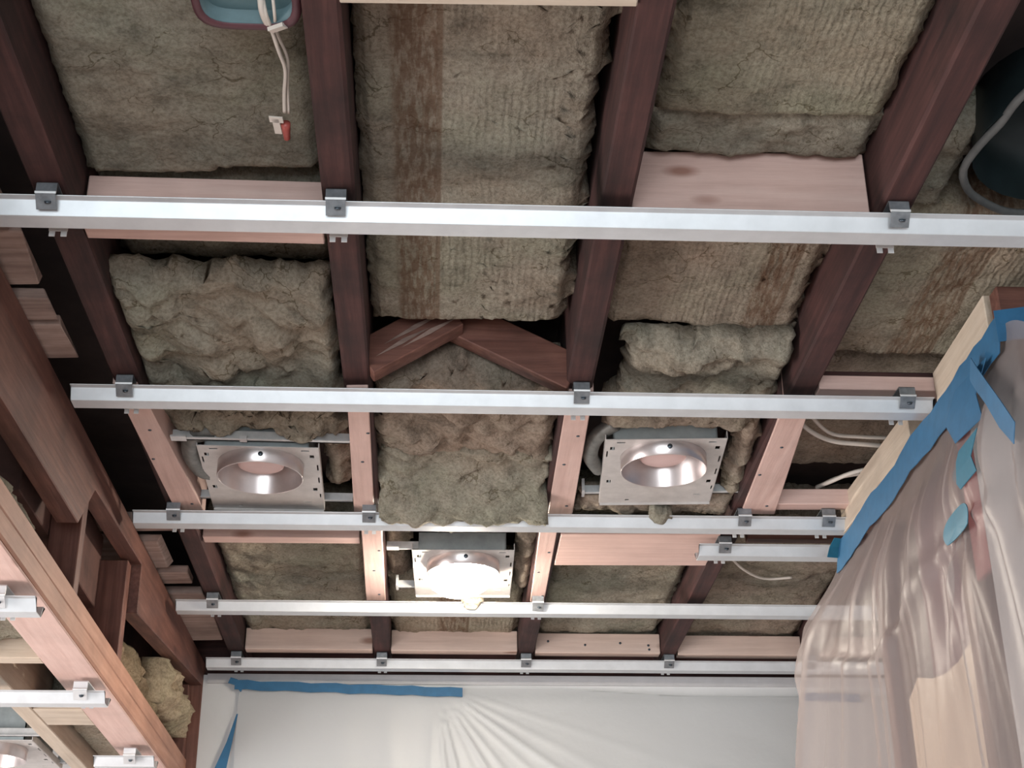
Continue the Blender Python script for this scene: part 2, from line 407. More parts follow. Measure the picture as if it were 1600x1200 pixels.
tag(multibox('wall_near', [(-3.4, -2.15, -3.75, -3.7, 0, 2.85), (0.95, 2.2, -3.75, -3.7, 0, 2.85), (-2.15, 0.95, -3.75, -3.7, 0, 0.05), (-2.15, 0.95, -3.75, -3.7, 1.87, 2.85)], 'drywall'),
    'wall behind the viewer with a window opening', kind='structure')
tag(multibox('wall_far_right', [(2.2, 2.25, -3.7, 4.4, 0, 2.85)], 'drywall'), 'far right wall of the alcove', kind='structure')
# the short wall at the right, open studs behind the polythene
tag(multibox('wall_right', [(1.02, 1.05, 2.05, 3.06, 0, 2.60)], 'mauve_board'), 'mauve backing panel behind the hanging polythene', kind='structure')

# ================================================================== JOISTS
jl = ['dark old ceiling joist nearest the left stud wall', 'dark old ceiling joist just right of the dangling red wire connector',
      'dark old ceiling joist right of the striped ribbed insulation batt', 'dark old ceiling joist left of the grey rimmed duct opening',
      'dark old ceiling joist half hidden behind the polythene at right']
for k, x in enumerate(JX):
    y0 = -3.65 if k < 4 else 3.10
    o = rough_board('ceiling_joist', x-0.024, x+0.024, y0, 4.33, ZJ, DECK, 'old_y', 'y', k+1, 0.0025, 60, 0.003*(1 if k % 2 else -1))
    tag(o, jl[k], 'joist', 'old ceiling joists')

# ================================================================== BLOCKING AND NAILERS (new pink fir)
def block(label, x0, x1, y0, y1, z0, z1, mat='pink_x', skew=0.0, group='new wood blocks between the joists', name='wood_block'):
    v = [(x0, y0, z0), (x1, y0+skew, z0), (x1, y1+skew, z0), (x0, y1, z0), (x0, y0, z1), (x1, y0+skew, z1), (x1, y1+skew, z1), (x0, y1, z1)]
    o = mesh_obj(name, v, BOXF, mat); bevel(o, 0.0015)
    return tag(o, label, 'wood block', group)
block('pink wood block above the longest channel, left of the middle joists', JX[0]+0.026, JX[1]-0.026, 1.930, 1.970, ZJ-0.001, ZJ+0.086, skew=0.004)
block('large knotty pink wood block above the longest channel at upper right', JX[2]+0.026, JX[3]-0.026, 1.880, 1.920, ZJ, ZJ+0.118, skew=-0.006)
block('thin pale wood block edge at the very top of the view', JX[1]+0.026, JX[2]-0.026, 1.385, 1.420, ZJ-0.004, ZJ+0.09, 'pale_x', skew=-0.008)
block('pink grained wood block over the second channel beside the blue tape', JX[3]+0.030, 0.990, 2.443, 2.479, ZJ, ZJ+0.028, skew=0.001)
block('dark maroon cross block above the pink grained one beside the blue tape', JX[3]+0.024, 1.05, 2.47, 2.50, ZJ+0.012, ZJ+0.05, 'old_x')
block('pink wood block right of the second open can light above the third channel', JX[3]+0.052, 0.93, 3.012, 3.046, ZJ, ZJ+0.036, skew=-0.008)
block('pink wood block just below the third channel at left', JX[0]+0.026, JX[1]-0.026, 3.252, 3.290, ZJ, ZJ+0.04, skew=-0.003)
block('wide flat pink board under the third channel right of the lit lamp', JX[2]+0.024, 0.640, 3.205, 3.415, ZJ-0.002, ZJ+0.036, skew=-0.008, name='wood_board')
block('pink block over the last channel in the leftmost bay', JX[0]+0.026, JX[1]-0.026, 4.135, 4.172, ZJ-0.003, ZJ+0.058, 'peach_x')
block('warm lit pink block over the last channel below the glowing lamp', JX[1]+0.026, JX[2]-0.026, 4.138, 4.175, ZJ-0.003, ZJ+0.056, 'peach_x')
nb_ = block('nail dotted pink block over the last channel, third bay', JX[2]+0.026, JX[3]-0.026, 4.150, 4.187, ZJ-0.003, ZJ+0.054, 'peach_x')
block('plain pink block over the last channel, fourth bay', JX[3]+0.026, JX[4]-0.026, 4.160, 4.197, ZJ-0.003, ZJ+0.054, 'peach_x')
block('pink block over the last channel, mostly behind the polythene', JX[4]+0.026, JX[4]+0.35, 4.160, 4.197, ZJ-0.003, ZJ+0.054, 'peach_x')
block('maroon cross block over the short channel near the blue tape', JX[3]+0.05, 1.04, 3.235, 3.265, ZJ+0.004, ZJ+0.05, 'red_x')

def nails(parent, pts, rot):
    me = None
    for p in pts:
        if me is None:
            o = lathe('nail', [(0.0, -0.0012), (0.0032, -0.001), (0.0036, 0.0006), (0.0, 0.001)], 'screw', parent, (0, 0, 0), 10); me = o.data
        else:
            o = bpy.data.objects.new('nail', me); COL.objects.link(o); o.parent = parent
        o.location = Vector(p)-Vector(parent.location); o.rotation_euler = rot
nails(nb_, [(0.315, 4.1495, ZJ+0.030), (0.42, 4.1495, ZJ+0.020), (0.52, 4.1495, ZJ+0.026), (0.60, 4.1495, ZJ+0.020), (0.602, 4.1495, ZJ+0.008)], (math.radians(-90), 0, 0))
def nailer(label, p00, p10, p01, p11, mat='pink_y'):
    o = prism('nailer_strip', [p00, p10, p11, p01], ZJ-0.004, ZJ+0.085, mat, bev=0.0015)
    nails(o, [((p00[0]+p10[0])/2+0.012, p00[1]+0.20, ZJ-0.0042), ((p00[0]+p10[0])/2-0.004, p00[1]+0.34, ZJ-0.0042), ((p01[0]+p11[0])/2+0.010, p01[1]-0.05, ZJ-0.0042)], (0, 0, 0))
    return tag(o, label, 'wood strip', 'new wood strips beside the can lights')
nailer('pink wood strip left of the first open can light', (-0.588, 2.46), (-0.544, 2.46), (-0.568, 3.09), (-0.506, 3.09))
nailer('pink wood strip right of the first open can light', (-0.170, 2.46), (-0.131, 2.46), (-0.184, 3.09), (-0.140, 3.09))
nailer('pink wood strip left of the second open can light', (0.232, 2.46), (0.278, 2.46), (0.238, 3.076), (0.292, 3.076))
nailer('pink wood strip right of the second open can light', (0.637, 2.50), (0.687, 2.50), (0.660, 3.062), (0.735, 3.062))
nailer('pink wood strip left of the glowing lamp', (-0.171, 3.12), (-0.126, 3.12), (-0.180, 3.69), (-0.131, 3.69))
nailer('pink wood strip right of the glowing lamp', (0.226, 3.12), (0.266, 3.12), (0.236, 3.69), (0.272, 3.69))

# cross bridging between the second and third joist (an upside down V of old boards)
def slant(label, a, b, w, h, mat):
    """board from a to b (world points on its underside centre line), w wide along y, h tall"""
    A = Vector(a); B = Vector(b); d = (B-A).normalized(); s = Vector((0, 1, 0)); n = d.cross(s).normalized()
    if n.z < 0: n = -n
    v = []
    for base in (A, B):
        v += [tuple(base - s*w/2), tuple(base + s*w/2), tuple(base + s*w/2 + n*h), tuple(base - s*w/2 + n*h)]
    o = mesh_obj('bridging_board', v, [(0, 1, 2, 3), (7, 6, 5, 4), (0, 4, 5, 1), (1, 5, 6, 2), (2, 6, 7, 3), (3, 7, 4, 0)], mat)
    bevel(o, 0.002); return tag(o, label, 'brace', 'cross bridging boards')
sl = slant('splintered left board of the V shaped bridging', (JX[1]+0.034, 2.415, ZJ-0.006), (0.040, 2.415, ZJ+0.095), 0.040, 0.070, 'red_x')
for q, (u0, u1, h) in enumerate(((0.02, 0.62, 0.030), (0.10, 0.80, 0.046), (0.30, 0.95, 0.020))):     # pale splinters on its face
    d0 = Vector((0.040-JX[1]-0.034, 0, 0.101)); a0 = Vector((JX[1]+0.034, 2.3945, ZJ-0.006+h)) - Vector(sl.location)
    A_, B_ = a0+d0*u0, a0+d0*u1; M_ = (A_+B_)/2
    mesh_obj('splinter', [tuple(A_), tuple(M_-Vector((0, 0.004, 0.006))), tuple(B_), tuple(M_+Vector((0, -0.002, 0.006))), tuple(M_+Vector((0, 0.003, 0)))],
             [(0, 1, 3), (1, 2, 3), (0, 4, 1), (1, 4, 2), (2, 4, 3), (3, 4, 0)], 'board_x', sl)
slant('smooth dark red right board of the V shaped bridging', (JX[2]-0.026, 2.452, ZJ-0.012), (0.014, 2.452, ZJ+0.098), 0.036, 0.072, 'red_x')

# ================================================================== FURRING CHANNELS AND CLIPS
HAT = [(-0.021, 0.0215), (-0.010, 0.0215), (0.0, 0.0), (0.032, 0.0), (0.042, 0.0215), (0.053, 0.0215)]
def channel(label, x0, x1, y, zc, dy=0.0, dz=0.0, group='steel furring channels across the ceiling'):
    t = 0.0016
    inner = [(-0.021, 0.0231), (-0.009, 0.0231), (0.0012, 0.0016), (0.0308, 0.0016), (0.041, 0.0231), (0.053, 0.0231)]
    prof = HAT + inner[::-1]
    V = []; Fc = []; seg = 14; n = len(prof)
    for i in range(seg+1):
        u = i/seg; x = x0+(x1-x0)*u
        wob = 0.0012*noise.noise(Vector((x*3, y, 1)))
        for (py, pz) in prof: V.append((x, y+py+dy*(x-x0)/(x1-x0)+wob, zc+pz+dz*u+wob*0.6))
    for i in range(seg):
        for j in range(n):
            a = i*n+j; b = i*n+(j+1) % n; Fc.append((a, b, b+n, a+n))
    Fc.append(tuple(range(n))); Fc.append(tuple(range(seg*n, seg*n+n)))
    o = mesh_obj('furring_channel', V, Fc, 'zinc', loc=((x0+x1)/2, y, zc))
    bevel(o, 0.0009, 2)
    return tag(o, label, 'metal channel', group)
channel('longest steel channel, nearest across the top of the view', -1.2, 1.55, ROW[0], ZC, 0.0)
channel('second steel channel, directly above the two open can lights', -0.656, 0.897, ROW[1], ZC)
channel('third steel channel, partly covered by sagging insulation', -0.652, 0.893, ROW[2], ZC, -0.006)
channel('short steel channel ending at the blue tape', 0.592, 0.930, 3.228, ZC)
channel('fourth steel channel, directly under the glowing lamp', -0.652, 1.45, ROW[3], ZC)
channel('last steel channel against the end wall', -0.645, 1.45, ROW[4], ZC)

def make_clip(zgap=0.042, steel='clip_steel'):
    root = empty('isolation_clip', (0, 0, 0))
    def strip(name, prof, w, t, mat, par, x=0.0):
        V = []; Fc = []; k = len(prof)
        nrm = []
        for i in range(k):
            a = Vector(prof[max(i-1, 0)]); b = Vector(prof[min(i+1, k-1)]); d = (b-a).normalized(); nrm.append(Vector((-d.y, d.x)))
        for i, p in enumerate(prof):
            q = Vector(p)+nrm[i]*t
            V += [(x-w/2, p[0], p[1]), (x+w/2, p[0], p[1]), (x+w/2, q.x, q.y), (x-w/2, q.x, q.y)]
        for i in range(k-1):
            for j in range(4):
                a = i*4+j; b = i*4+(j+1) % 4; Fc.append((a, b, b+4, a+4))
        Fc.append((0, 1, 2, 3)); Fc.append(tuple(range((k-1)*4, k*4)))
        return mesh_obj(name, V, Fc, mat, par)
    strip('strap', [(0.050, zgap-0.001), (-0.024, zgap-0.001), (-0.027, zgap-0.004), (-0.027, 0.0245)], 0.029, 0.0022, steel, root)
    strip('bent_edge', [(-0.0275, 0.0248), (-0.0300, 0.0225), (-0.0290, 0.0195)], 0.0295, 0.0022, 'clip_bright', root)
    strip('hook_tab', [(-0.0285, 0.0192), (-0.0130, 0.0030), (-0.0122, 0.0030)], 0.028, 0.0018, steel, root)
    strip('far_leg', [(0.056, zgap-0.002), (0.058, 0.024), (0.058, 0.012)], 0.027, 0.0018, 'zinc_plate', root)
    for s in (-1, 1): strip('prong', [(0.0585, 0.0125), (0.0585, 0.0035)], 0.0085, 0.0018, 'clip_bright', root, s*0.0085)
    sc_ = lathe('screw', [(0.0, -0.0032), (0.0045, -0.003), (0.005, 0.0), (0.0, 0.0002)], 'screw', root, (0.003, -0.0222, 0.0112), 10)
    sc_.rotation_euler = (math.radians(46), 0, 0)
    return root
proto = make_clip(); proto_low = make_clip(steel='zinc')  # low clips use paler steel, the light on them put into the colour
CL = [(JX[0], ROW[0], 'dark steel clip at the left end of the longest channel', 0), (JX[1], ROW[0], 'dark steel clip on the longest channel below the red wire connector', 0),
      (JX[3], ROW[0], 'dark steel clip on the longest channel at the big pink block', 0),
      (JX[0], ROW[1], 'steel clip near the left end of the second channel', 0), (JX[2], ROW[1], 'steel clip on the second channel above the middle pink strip', 0),
      (0.846, ROW[1], 'steel clip on the second channel beside the blue tape', 0),
      (JX[0]-0.005, ROW[2], 'steel clip near the left end of the third channel', 0), (JX[1]+0.004, ROW[2], 'steel clip on the third channel right of the first can light', 0),
      (JX[3]+0.003, ROW[2]-0.004, 'steel clip on the third channel below the second can light', 0), (0.846, ROW[2]-0.006, 'steel clip on the third channel beside the blue tape', 0),
      (0.650, 3.228, 'steel clip on the short channel', 0),
      (JX[0], ROW[3], 'steel clip near the left end of the fourth channel', 0), (JX[2], ROW[3], 'steel clip on the fourth channel right of the glowing lamp', 0),
      (JX[0], ROW[4], 'steel clip at the left end of the last channel', 0), (JX[1], ROW[4], 'second steel clip from the left on the last channel', 0),
      (JX[2], ROW[4], 'third steel clip from the left on the last channel', 0), (JX[3], ROW[4], 'fourth steel clip from the left on the last channel', 0),
      (JX[4], ROW[4], 'steel clip on the last channel nearest the polythene', 0),
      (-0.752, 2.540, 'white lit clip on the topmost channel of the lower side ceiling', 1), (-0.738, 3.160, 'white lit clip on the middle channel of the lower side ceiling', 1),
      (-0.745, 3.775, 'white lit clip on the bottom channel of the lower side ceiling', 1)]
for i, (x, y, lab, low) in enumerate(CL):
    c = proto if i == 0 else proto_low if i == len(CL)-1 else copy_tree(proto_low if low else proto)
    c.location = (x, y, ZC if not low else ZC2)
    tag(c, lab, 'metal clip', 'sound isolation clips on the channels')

# ================================================================== RECESSED LIGHTS
def plate_mesh(name, w, y0, y1, hole_r, slots, parent):
    bm = bmesh.new()
    def loop(pts):
        vs = [bm.verts.new((p[0], p[1], 0)) for p in pts]
        for i in range(len(vs)): bm.edges.new((vs[i], vs[(i+1) % len(vs)]))
    loop([(-w/2, y0), (w/2, y0), (w/2, y1), (-w/2, y1)])
    loop([(hole_r*math.cos(2*PI*i/48), hole_r*math.sin(2*PI*i/48)) for i in range(48)])
    for (sx, sy, sw, sh) in slots: loop([(sx-sw/2, sy-sh/2), (sx+sw/2, sy-sh/2), (sx+sw/2, sy+sh/2), (sx-sw/2, sy+sh/2)])
    bmesh.ops.triangle_fill(bm, use_beauty=True, use_dissolve=False, edges=bm.edges[:])
    # folded flange up the long sides
    me = bpy.data.meshes.new(name)
    bmesh.ops.recalc_face_normals(bm, faces=bm.faces); bm.to_mesh(me); bm.free()
    me.materials.append(M['zinc_plate'])
    o = bpy.data.objects.new(name, me); COL.objects.link(o); o.parent = parent
    md = o.modifiers.new('solid', 'SOLIDIFY'); md.thickness = 0.0016; md.offset = 0
    return o
def recessed_light(label, x, y, rz, wl, wr, tiltcan=0.0, bars=(1, 1, 1), z=ZJ, housing_h=0.10):
    """origin at the centre of the round opening; wl/wr: how far the hanger bars reach left and right"""
    r = empty('recessed_light', (x, y, z), rz); tag(r, label, 'ceiling light', 'recessed can lights')
    w = 0.236; y0 = -0.090; y1 = 0.243
    slots = [(-0.104, -0.047, 0.009, 0.016), (0.104, -0.046, 0.009, 0.016), (-0.104, 0.122, 0.009, 0.016), (0.104, 0.126, 0.009, 0.016),
             (-0.088, -0.075, 0.016, 0.006), (0.092, -0.074, 0.016, 0.006), (-0.060, 0.226, 0.008, 0.008), (0.086, 0.198, 0.014, 0.004),
             (0.1135, 0.01, 0.003, 0.03), (0.1135, 0.075, 0.003, 0.03), (-0.1135, -0.02, 0.003, 0.03), (0.1135, 0.16, 0.003, 0.02)]
    plate_mesh('mounting_plate', w, y0, y1, 0.0865, slots, r)
    multibox('side_flange', [(-w/2-0.0015, -w/2, y0, y1, 0, 0.016)], 'zinc_plate', r)
    multibox('side_flange', [(w/2, w/2+0.0015, y0, y1, 0, 0.016)], 'zinc_plate', r)
    multibox('end_flange', [(-w/2, w/2, y1-0.0015, y1, -0.006, 0.014)], 'zinc_plate', r)
    # steel housing over the plate
    multibox('housing', [(-0.104, 0.100, -0.088, -0.0865, 0.001, housing_h), (-0.104, -0.101, -0.088, 0.20, 0.001, housing_h), (0.097, 0.100, -0.088, 0.20, 0.001, housing_h),
                         (-0.104, 0.100, 0.197, 0.20, 0.001, housing_h), (-0.104, 0.100, -0.088, 0.20, housing_h, housing_h+0.003)], 'housing', r)
    can = lathe('can', [(0.0862, 0.004), (0.0862, -0.0300), (0.0850, -0.0308), (0.0840, -0.0298), (0.0835, 0.045), (0.060, 0.075), (0.0, 0.078)], 'can_steel', r)
    can.rotation_euler = (tiltcan, 0, 0)
    lathe('lamp_disc', [(0.0, -0.008), (0.024, -0.0072), (0.040, -0.005), (0.046, -0.002), (0.047, 0.004), (0.040, 0.030), (0.020, 0.070)], 'white_metal', r)
    s1 = lathe('can_screw', [(0.0, -0.0025), (0.0048, -0.002), (0.0052, 0.0), (0.0, 0.0005)], 'screw', r, (0.006, -0.0864, -0.014), 12)
    s1.rotation_euler = (math.radians(-90), 0, 0)
    def bar(name, xa, xb, yb, zb):
        o = multibox(name, [(xa, xb, yb-0.002, yb+0.002, zb, zb+0.020), (xa, xb, yb-0.010, yb+0.002, zb, zb+0.002)], 'clip_bright', r)
        return o
    if bars[0]:
        b = bar('hanger_bar', -wl, wr, y0-0.012, 0.006)
        multibox('bar_foot', [(-wl-0.002, -wl+0.028, y0-0.030, y0-0.008, 0.004, 0.0075)], 'clip_bright', b)
        multibox('bar_clip', [(-0.034, -0.020, y0-0.026, y0-0.010, 0.004, 0.012)], 'clip_bright', b)
    if bars[1]: 
        b = bar('hanger_bar', -wl+0.01, -0.10, y1-0.03, 0.008)
        multibox('bar_foot', [(-wl+0.008, -wl+0.014, y1-0.055, y1-0.02, 0.006, 0.034)], 'clip_bright', b)
    if bars[2]: bar('hanger_bar', 0.112, wr-0.005, y1-0.028, 0.008)
    return r
L1 = recessed_light('open can light on a pale metal plate, left one under the second channel', -0.360, 2.830, math.radians(1.5), 0.165, 0.185)
tube('flexible_conduit', [(-0.085, -0.10, 0.03), (-0.125, -0.085, 0.024), (-0.138, -0.02, 0.018), (-0.128, 0.05, 0.014), (-0.11, 0.09, 0.02)], 0.020, 'conduit', L1, 12)
L2 = recessed_light('open can light glowing pink inside, right one under the second channel', 0.448, 2.766, math.radians(-3.5), 0.165, 0.185, bars=(0, 1, 1))
tube('flexible_conduit', [(-0.10, -0.10, 0.03), (-0.135, -0.06, 0.02), (-0.145, 0.02, 0.016), (-0.125, 0.10, 0.02)], 0.016, 'conduit', L2, 12)
L3 = recessed_light('can light holding the glowing bulb, below the third channel', 0.060, 3.410, math.radians(-1.0), 0.175, 0.165, bars=(0, 1, 0), housing_h=0.04)
multibox('hanger_bar', [(-0.178, -0.10, -0.080, -0.074, 0.006, 0.024), (-0.178, -0.150, -0.097, -0.074, 0.004, 0.0075)], 'clip_bright', L3)
# the lit lamp, pointing down and leaning out of its can
bulb = empty('light_bulb', (0.060, 3.415, ZJ-0.030)); tag(bulb, 'glowing white reflector bulb, the only lit lamp', 'light bulb')
lens = lathe('lens', [(0.0, -0.034), (0.035, -0.031), (0.066, -0.022), (0.082, -0.004), (0.080, 0.010)], 'bulb', bulb, (0, 0, 0), 40)  # lens made oversize so its shape holds the overexposed bloom too
lathe('reflector', [(0.080, 0.010), (0.062, 0.024), (0.035, 0.045), (0.018, 0.052), (0.0, 0.053)], 'can_steel', bulb, (0, 0, 0), 40)
bulb.rotation_euler = (math.radians(-14), math.radians(-10), 0)

# ================================================================== INSULATION
batt('plain grey green insulation batt around the teal box at top left', JX[0]+0.026, JX[1]-0.027, 1.05, 1.927, ZJ+0.080, 'wool', amp=0.006, seed=1, fray=(0.3, 0.3, 1, 1), th=0.10,
     sag=lambda x, y: -0.05*smooth01((y-1.89)/0.02)*smooth01((x+0.345)/0.02))
batt('shadowed strip of insulation behind the left pink block', JX[0]+0.026, JX[1]-0.027, 1.945, 2.20, ZJ+0.098, 'wool', amp=0.006, seed=2)
batt('thick torn insulation lump above the left end of the second channel', JX[0]+0.018, JX[1]-0.026, 2.130, 2.60, ZJ+0.012, 'wool', amp=0.010, lump=0.024, seed=3, th=0.055, jag=0.016, fray=(1.2, 0.3, 0.7, 1), curl=0.035)
batt('long ribbed insulation batt with a brown stripe, in the middle bay', JX[1]+0.030, JX[2]-0.036, 1.43, 2.365, ZJ+0.075, 'wool_ribbed', amp=0.007, lump=0.004, seed=4, th=0.10, jag=0.012, fray=(0.3, 1.5, 1, 1.4))
batt('rough insulation chunk under the V shaped bridging', JX[1]+0.028, JX[2]-0.030, 2.490, 2.815, ZJ+0.020, 'wool_warm', amp=0.010, lump=0.022, seed=5, th=0.09, jag=0.014, tilt=-0.03)
batt('sagging insulation chunk hanging over the third channel', JX[1]+0.030, JX[2]-0.028, 2.80, 3.040, ZJ+0.014, 'wool', amp=0.010, lump=0.019, seed=6, th=0.075, jag=0.010,
     sag=lambda x, y: 0.062*smooth01((y-2.86)/0.15), curl=0.006)
batt('fine grained insulation batt at the upper right, before the big pink block', JX[2]+0.045, JX[3]-0.026, 1.05, 1.765, ZJ+0.092, 'wool_fine', amp=0.006, seed=7, th=0.09, fray=(1, 0.4, 1, 1), jag=0.010)
batt('folded insulation strip along the big pink block', JX[2]+0.040, JX[3]-0.026, 1.755, 1.875, ZJ+0.098, 'wool', amp=0.006, lump=0.006, seed=8, th=0.08)
batt('insulation batt with a slanted brown stripe, below the big pink block', JX[2]+0.030, JX[3]-0.028, 1.925, 2.40, ZJ+0.078, 'wool_band_right', amp=0.007, lump=0.003, seed=9, th=0.10, jag=0.012, fray=(0.5, 1, 1, 1.4),
     sag=lambda x, y: -0.06*smooth01((y-2.34)/0.05)*smooth01((0.46-x)/0.05))
batt('crumpled olive insulation lump above the second can light', JX[2]+0.075, JX[3]-0.028, 2.345, 2.60, ZJ+0.022, 'wool', amp=0.010, lump=0.022, seed=10, th=0.055, jag=0.014, curl=0.03, fray=(1, 1, 0.5, 1))
batt('pale insulation batt with brown streaks right of the fourth joist', JX[3]+0.030, 1.03, 1.965, 2.452, ZJ+0.070, 'wool_band_mid', amp=0.006, lump=0.003, seed=11, th=0.10, jag=0.010)
batt('dim olive insulation strip under the grey rimmed duct', JX[3]+0.030, 0.765, 1.74, 1.955, ZJ+0.060, 'wool', amp=0.008, lump=0.006, seed=12)
batt('dark brown insulation behind the white cables at right', JX[3]+0.030, 0.98, 2.50, 3.05, ZJ+0.105, 'wool_warm', amp=0.008, seed=13, th=0.08)
batt('insulation batt below the third channel in the leftmost bay', JX[0]+0.024, JX[1]-0.026, 3.295, 4.33, ZJ+0.058, 'wool', amp=0.008, lump=0.007, seed=14, th=0.10)
batt('insulation batt behind the wide flat pink board', JX[2]+0.028, JX[3]-0.028, 3.21, 4.33, ZJ+0.062, 'wool', amp=0.007, lump=0.006, seed=15, th=0.10)
batt('insulation batt above the short channel at right', JX[3]+0.028, JX[4]-0.028, 3.28, 4.33, ZJ+0.062, 'wool_warm', amp=0.007, lump=0.006, seed=16, th=0.10, jag=0.012)
batt('warm lit insulation batt under the glowing lamp', JX[1]+0.027, JX[2]-0.027, 3.690, 4.33, ZJ+0.050, 'wool_band_mid', amp=0.005, lump=0.003, seed=17, th=0.10)
batt('insulation sliver beside the polythene at far right', JX[4]+0.028, JX[4]+0.38, 3.15, 4.33, ZJ+0.065, 'wool', amp=0.007, seed=18, th=0.09)
batt('ragged insulation scrap right of the second can light', 0.590, 0.636, 2.605, 2.98, ZJ+0.010, 'wool_warm', amp=0.008, lump=0.016, seed=19, th=0.045, jag=0.010, name='insulation_scrap', group='torn insulation scraps around the lights', step=0.006, rot=-0.06)
batt('torn insulation scrap over the back edge of the second can light', 0.315, 0.60, 2.60, 2.672, ZJ+0.008, 'wool_warm', amp=0.008, lump=0.012, seed=20, th=0.06, jag=0.012, name='insulation_scrap', group='torn insulation scraps around the lights', step=0.006)
batt('torn insulation scrap over the back edge of the first can light', -0.53, -0.19, 2.61, 2.735, ZJ+0.020, 'wool', amp=0.010, lump=0.022, seed=21, th=0.07, jag=0.022, name='insulation_scrap', group='torn insulation scraps around the lights', step=0.006)
batt('ragged insulation scrap right of the first can light', -0.236, -0.188, 2.70, 3.03, ZJ+0.026, 'wool_warm', amp=0.008, lump=0.018, seed=22, th=0.06, jag=0.010, name='insulation_scrap', group='torn insulation scraps around the lights', step=0.006)
batt('grey crumpled insulation along the third channel under the second can light', 0.300, 0.640, 2.995, 3.078, ZJ-0.004, 'wool_warm', amp=0.006, lump=0.012, seed=23, th=0.045, jag=0.008, name='insulation_scrap', group='torn insulation scraps around the lights', step=0.005)
batt('small insulation tuft hanging over the third channel below the second can light', 0.452, 0.500, 3.018, 3.060, ZC+0.002, 'wool', amp=0.004, lump=0.008, seed=24, th=0.04, jag=0.010, name='insulation_tuft', group='small insulation tufts', step=0.004)
batt('small insulation tuft beside the glowing lamp on the third channel', 0.010, 0.045, 3.110, 3.150, ZC+0.014, 'wool', amp=0.004, lump=0.008, seed=25, th=0.04, jag=0.010, name='insulation_tuft', group='small insulation tufts', step=0.004)
batt('dark tuft in front of the fourth channel right below the glowing lamp', 0.060, 0.112, 3.628, 3.662, ZC+0.001, 'wool', amp=0.003, lump=0.006, seed=26, th=0.03, jag=0.010, name='insulation_tuft', group='small insulation tufts', step=0.004)
batt('shadowed insulation right of the glowing lamp housing', 0.188, 0.236, 3.30, 3.66, ZJ+0.020, 'wool_warm', amp=0.006, lump=0.010, seed=27, th=0.06, jag=0.008, name='insulation_scrap', group='torn insulation scraps around the lights', step=0.006)
batt('dark insulation left of the glowing lamp housing', -0.13, -0.07, 3.20, 3.68, ZJ+0.060, 'wool_warm', amp=0.006, lump=0.010, seed=28, th=0.06, jag=0.008, name='insulation_scrap', group='torn insulation scraps around the lights', step=0.006)

# ================================================================== LEFT STUD WALL (between the two ceiling heights)
ap = [(1.2, 2.487), (2.74, 2.490), (2.84, 2.600), (3.345, 2.620), (3.350, 2.505), (4.33, 2.600), (4.33, 2.668), (1.2, 2.668)]
def ax(y): return -0.700+0.028*(y-1.2)/3.13
V = [(ax(y), y, z) for y, z in ap]+[(ax(y)-0.042, y, z) for y, z in ap]
o = mesh_obj('top_plate', V, [tuple(range(8)), tuple(range(15, 7, -1))]+[(i, (i+1) % 8, 8+(i+1) % 8, 8+i) for i in range(8)], 'red_y'); bevel(o, 0.002)
tag(o, 'thick red brown beam along the left edge of the ceiling', 'beam')
o = box('filler_board', -0.822, -0.765, 2.60, 3.30, 2.50, 2.668, 'dark_board'); tag(o, 'dark red filler board in the gap of the left beam', 'board')  # added dark board stands in for the beam's shadowed face
o = rough_board('lower_plate', -0.80, -0.700, 1.2, 4.33, 2.3455, 2.385, 'tan_y', 'y', 21, 0.0015, 40); tag(o, 'upper one of the two stacked tan boards at lower left', 'beam', 'stacked boards at lower left')
o = rough_board('lower_plate', -0.80, -0.700, 1.2, 4.33, 2.305, 2.344, 'tan_y', 'y', 22, 0.0015, 40); tag(o, 'lower one of the two stacked tan boards at lower left', 'beam', 'stacked boards at lower left')
for y, lab in ((2.83, 'short dark stud between the left beams, nearer the viewer'), (3.297, 'short dark stud between the left beams beside the yellow insulation'), (4.28, 'short dark corner stud at the end wall')):
    o = box('wall_stud', -0.764 if y < 3.2 else -0.815, -0.703, y, y+0.040, 2.386, 2.598 if y < 3 else 2.614 if y < 4 else 2.590, 'red_z'); tag(o, lab, 'stud', 'short studs in the left wall')
o = box('corner_post', -0.80, -0.672, 4.33, 4.385, 1.6, 2.668, 'red_z'); tag(o, 'red brown corner post where the left beam meets the end wall', 'post')
# glass wool stuffed between the studs
def side_wool(label, y0, y1, z0, z1, x, lump, seed, mat, name='glass_wool', step=0.008, rise=0.0):
    ny = max(6, int((y1-y0)/step)); nz = max(6, int((z1-z0)/step)); V = []; Fc = []
    for j in range(nz+1):
        for i in range(ny+1):
            y = y0+(y1-y0)*i/ny; z = z0+(z1+rise*(y-y0)-z0)*j/nz
            a = fbm((y*8+seed, z*8, seed), 6, 0.7); c = noise.voronoi(Vector((y*15+seed, z*15, 2)))[0]
            d = min(y-y0, y1-y, z-z0, z1-z)
            V.append((x+lump*a+lump*min(1, (c[1]-c[0])*2)-0.03*(1-smooth01(d/0.03)), y+0.008*noise.noise(Vector((z*30, y*4, seed))), z))
    W = ny+1
    for j in range(nz):
        for i in range(ny): Fc.append((j*W+i, j*W+i+1, (j+1)*W+i+1, (j+1)*W+i))
    t = len(V)
    ring = [i for i in range(W)] + [j*W+ny for j in range(1, nz+1)] + [nz*W+i for i in range(ny-1, -1, -1)] + [j*W for j in range(nz-1, 0, -1)]
    for k in ring: V.append((x-0.07, V[k][1], V[k][2]))
    n = len(ring)
    for k in range(n): Fc.append((ring[k], ring[(k+1) % n], t+(k+1) % n, t+k))
    Fc.append(tuple(range(t, t+n)))
    return tag(mesh_obj(name, V, Fc, mat, smooth=True), label, 'insulation', 'glass wool in the left wall')
